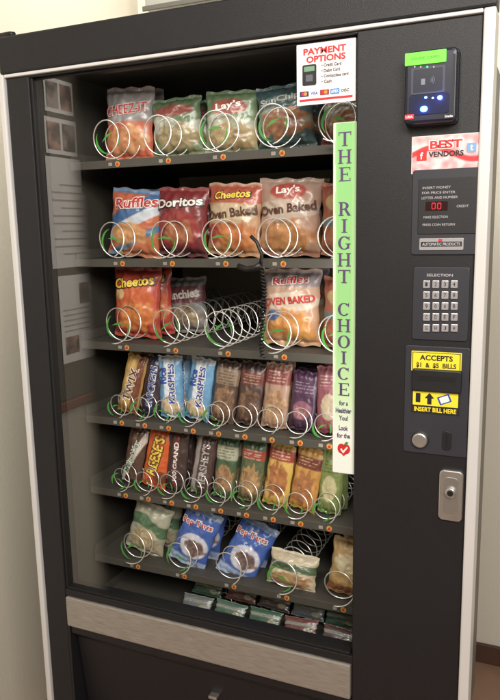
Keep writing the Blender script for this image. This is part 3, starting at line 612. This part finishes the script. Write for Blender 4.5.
for (k, j, r_, roll, lab) in [
 ('gold_bar', 0, 3, 13, 'gold and brown candy bar, leftmost of the fourth row'),
 ('brown_bar', 1, 3, 10, 'dark brown and blue candy bar next to the gold one'),
 ('rice_bar', 2, 3, -3, 'light blue puffed rice bar nearer the left, fourth row'),
 ('rice_bar', 3, 3, 7, 'light blue puffed rice bar nearer the middle, fourth row'),
 ('cookie_brown', 4, 3, 8, 'brown cookie pack with pale band, middle of the fourth row'),
 ('cookie_dark', 5, 3, 7, 'dark brown cookie pack, sixth of the fourth row'),
 ('cookie_tan', 6, 3, 5, 'tan cookie pack with dark red band, seventh of the fourth row'),
 ('purple_pack', 7, 3, 5, 'purple snack pack beside the green sign'),
 ('pink_pack', 8, 3, 0, 'pink snack pack half behind the green sign, fourth row'),
 ('milk_bar', 0, 4, 11, 'brown candy bar with white slash, leftmost of the fifth row'),
 ('peanut_cup', 1, 4, 11, 'bright orange candy pack with yellow lettering, fifth row'),
 ('dark_bar', 2, 4, 4, 'dark candy bar with red stripe right of the orange pack'),
 ('cocoa_bar', 3, 4, 9, 'dark brown bar with silver lettering, fourth of the fifth row'),
 ('granola_green', 4, 4, 5, 'green and brown granola bar, middle of the fifth row'),
 ('granola_olive', 5, 4, 6, 'olive granola bar with red band, fifth row'),
 ('gold_cracker', 6, 4, 8, 'golden yellow cracker pack, seventh of the fifth row'),
 ('amber_cracker', 7, 4, 9, 'amber cracker pack with dark red band, fifth row'),
 ('lime_pack', 8, 4, 2, 'lime green pack below the apple emblem of the sign'),
]:
    z = ZS[r_]+.003; place(k, 'snack_bar', 'snack bar', XS[j]-.004, .136, z, lab, bars_g, roll, -5, random.uniform(-5, 5))
    place(k, 'snack_bar', 'snack bar', XS[j], .170, z, lab+', rear one', bars_g, roll*.3, -4)
low = 'packs in the lowest coils'
for (k, x, roll, lean, z, y, lab) in [
 ('pita', XB[0]-.005, 14, -8, 0, .14, 'beige and green snack bag leaning at the left of the sixth row'),
 ('pastry_blue', F(186, 568, .125)[0], 19, -10, -.002, .125, 'left one of the two blue pastry packs, sixth row'),
 ('pastry_blue', F(233, 580, .13)[0], 23, -22, -.016, .130, 'right one of the two blue pastry packs, sixth row'),
 ('cake_cream', XB[3]+.008, 4, -14, -.004, .122, 'small cream snack cake pack under an empty coil, sixth row'),
 ('pastry_gold', XB[4]+.006, 6, -10, 0, .13, 'golden brown pastry pack at right end of the sixth row')]:
    place(k, 'snack_pack', 'snack pack', x, y, ZS[5]+.003+z, lab, low, roll, lean)
    if k != 'cake_cream': place(k, 'snack_pack', 'snack pack', x+.012, y+.05, ZS[5]+.003, lab+', rear one', low, roll*.6, lean)
nm = ['first', 'second', 'third', 'fourth', 'fifth']
for row, (yy, pxs) in enumerate(((.165, ((206, 595), (240, 601), (273, 609), (307, 618), (341, 627))), (.108, ((195, 611), (228, 618), (263, 626), (299, 635), (338, 645))))):
    for j, (a, b_) in enumerate(pxs):
        x, z = F(a, b_, yy)
        place('gum%d' % ((j*2+row) % 5), 'gum_pack', 'gum pack', x, yy, z-.001, '%s flat gum pack from the left in the %s line at the window bottom' % (nm[j], ('rear', 'front')[row]), 'gum packs in the bottom row', random.uniform(-3, 5), -42)

# ------------------------------------------------------------------ black cord hanging inside
yc = .055; mb = MB(); BK = mat('cord_black', (12, 11, 12), .45)
P = [F(a, b, yc) for (a, b) in ((238, 266), (246, 269), (255, 268), (261, 264), (262, 254), (257, 242), (251, 236))]
mb.tube([(p[0], yc, p[1]) for p in P[:4]], .0060, BK, 10)
mb.tube([(p[0], yc-.001, p[1]) for p in P[3:]], .0036, BK, 10)
xc, zc = F(262, 268, yc); z1 = F(262, 358, yc)[1]; n_ = 300
mb.tube([(xc+.0042*math.cos(k*.55)+.004*math.sin(k/n_*6), yc+.0042*math.sin(k*.55), zc-(zc-z1)*k/n_) for k in range(n_+1)], .0016, BK, 6)
tag(mb.build('coiled_cord'), 'black coiled cord hanging from a curved black handle over the middle coils', 'cord')

# ------------------------------------------------------------------ notices on a board on the left wall (they mirror in the glass)
def SW(px, py):
    r = ray(px, py); t = (BX-CAM.x)/r.x; return -(CAM.y+r.y*t), CAM.z+r.z*t
ya = SW(108, 200)[0]; yb = SW(31, 200)[0]
mb = MB(); mb.box(BX+.001, BX+.008, ya-.25, min(yb, -.02), .95, 2.2, mat('board_olive', (96, 90, 76), .85, bump=.4, bscale=300, var=.1, vscale=8), .002)
nb = mb.build('notice_board'); tag(nb, 'olive brown notice board on the left wall, mirrored in the glass', 'notice board')
FR_ = mat('frame_wood', (140, 84, 50), .5, var=.2, vscale=14)
mb = MB(); mb.box(BX+.001, BX+.020, ya-.28, ya-.2505, .95, 2.2, FR_, .004); mb.build('frame_edge', nb)
mb = MB(); mb.box(BX+.001, BX+.020, ya-.28, min(yb, -.02), .92, .949, FR_, .004); mb.build('frame_edge', nb)
def sheet(px0, py0, px1, py1, label, base, blocks, cat='notice', name='notice_sheet'):
    y0, _ = SW(px0, (py0+py1)/2); y1, _ = SW(px1, (py0+py1)/2); zt_ = SW((px0+px1)/2, py0)[1]; zb_ = SW((px0+px1)/2, py1)[1]
    ya, yb = sorted((y0, y1))
    mb = MB(); mb.box(BX+.0095, BX+.0105, ya, yb, zb_, zt_, base); o = mb.build(name); tag(o, label, cat, 'papers pinned on the left wall board')
    H = zt_-zb_; W = yb-ya
    if blocks:
        mb = MB()
        for (a, b_, c, d, m_) in blocks: mb.box(BX+.011, BX+.0115, ya+W*a, ya+W*c, zb_+H*b_, zb_+H*d, m_)
        mb.build('printed_area', o)
def blotch(name, a, b, sc):
    M = mat(name, a, .6); n = M.node_tree.nodes; L = M.node_tree.links; tc = n.new('ShaderNodeTexCoord'); t = n.new('ShaderNodeTexNoise'); t.inputs['Scale'].default_value = sc
    r = n.new('ShaderNodeValToRGB'); r.color_ramp.elements[0].position = .38; r.color_ramp.elements[0].color = s2l(a)+(1,); r.color_ramp.elements[1].position = .62; r.color_ramp.elements[1].color = s2l(b)+(1,)
    L.new(tc.outputs['Object'], t.inputs['Vector']); L.new(t.outputs['Fac'], r.inputs[0]); L.new(r.outputs[0], n['Principled BSDF'].inputs['Base Color']); return M
PW = mat('paper_white', (252, 250, 248), .7, var=.03, vscale=5); PI = mat('paper_ink', (190, 186, 182), .7); SK = blotch('photo_warm', (214, 166, 146), (96, 70, 62), 22); PG = blotch('photo_green', (60, 110, 60), (120, 140, 90), 18); PR = blotch('photo_red', (190, 70, 56), (90, 50, 46), 20); PY = mat('note_yellow', (236, 220, 130), .7)
PD = blotch('photo_dark', (60, 54, 52), (180, 160, 150), 24)
lines = [(.1, .12+.07*k, .9 if k % 3 else .7, .135+.07*k, PI) for k in range(10)]
sheet(40, 158, 80, 268, 'white typed notice on the left wall board, upper of two', PW, lines)
sheet(52, 275, 86, 362, 'white flyer with two photos, lowest on the left wall board', PW, [(.1, .66, .4, .9, PD), (.5, .1, .9, .3, SK)]+[(.1, .36+.06*k, .9, .375+.06*k, PI) for k in range(5)])
sheet(35, 78, 64, 112, 'upper photo sheet with small portraits on the left wall board', PW, [(.06, .12, .46, .88, SK), (.54, .12, .94, .88, PD)])
sheet(36, 118, 68, 154, 'lower photo sheet with small portraits on the left wall board', PW, [(.06, .12, .46, .88, PD), (.54, .12, .94, .88, SK)])
sheet(73, 152, 98, 194, 'green and red picture card on the left wall board', PG, [(.1, .1, .5, .9, PR), (.55, .5, .9, .9, PW)])
sheet(87, 82, 98, 110, 'small yellow note on the left wall board', PY, [(.1, .4, .9, .5, PI)])
sheet(74, 118, 92, 146, 'small dark photo between the yellow note and the green card', PD, [(.1, .1, .5, .5, PW)])
# grey duct on wall above the machine
x0, z0 = F(148, 12, 1.0); x1, z1 = F(236, -6, 1.0)
mb = MB(); mb.box(x0, x1+.3, .98, 1.098, z0, z0+.16, mat('duct_grey', (150, 150, 146), .4, metal=.4), .006); du = mb.build('wall_duct'); tag(du, 'grey metal box on the wall just above the machine top', 'duct')
mb = MB(); mb.box(x0-.006, x1+.3, .972, .979, z0-.004, z0+.012, mat('duct_dark', (90, 88, 84), .4, metal=.4), .002); mb.build('flange', du)
x0, z0 = F(-8, 34, .02); x1, z1 = F(15, 33, .02)
mb = MB(); mb.tube([(x0, .02, ZC+.0085), (x1-.012, .02, ZC+.0085), (x1-.003, .02, ZC+.0065)], .006, BK, 10); tag(mb.build('dark_rod'), 'small dark rod lying on the top left corner of the machine', 'rod')

# ------------------------------------------------------------------ light
def area(name, loc, target, sx, sy, power, col):
    l = bpy.data.lights.new(name, 'AREA'); l.shape = 'RECTANGLE'; l.size = sx; l.size_y = sy; l.energy = power; l.color = col
    o = bpy.data.objects.new(name, l); C.objects.link(o); o.location = loc; d = Vector(target)-Vector(loc); o.rotation_euler = d.to_track_quat('-Z', 'Y').to_euler(); return o
area('ceiling_lamp', (.65, -1.65, 2.25), (-.75, -.05, 1.0), .9, .7, 47, (1, .95, .88))
area('wall_papers_fill', (-.3, -1.5, 2.45), (-1.41, -.4, 1.4), .6, .3, 20, (1, .95, .88))  # added unseen fill that brightens the papers on the left wall
area('back_wall_fill', (-.8, .5, 2.75), (-.85, 1.0, 1.6), 1.2, .3, 20, (1, .95, .86))  # unseen fill, added to brighten the wall above the machine
area('machine_lamp', (-.65, .035, 1.775), (-.65, .4, 1.3), .62, .02, .30, (1, .98, .92))
area('machine_side_lamp', (G1-.004, .035, 1.05), (-.8, .35, 1.0), .02, .8, 1.1, (1, .98, .92))
w = bpy.data.worlds.new('World'); bpy.context.scene.world = w; w.use_nodes = True
w.node_tree.nodes['Background'].inputs[0].default_value = (1, .96, .91, 1); w.node_tree.nodes['Background'].inputs[1].default_value = .28
sc_ = bpy.context.scene; sc_.view_settings.view_transform = 'Standard'; sc_.view_settings.look = 'None'; sc_.view_settings.exposure = 0
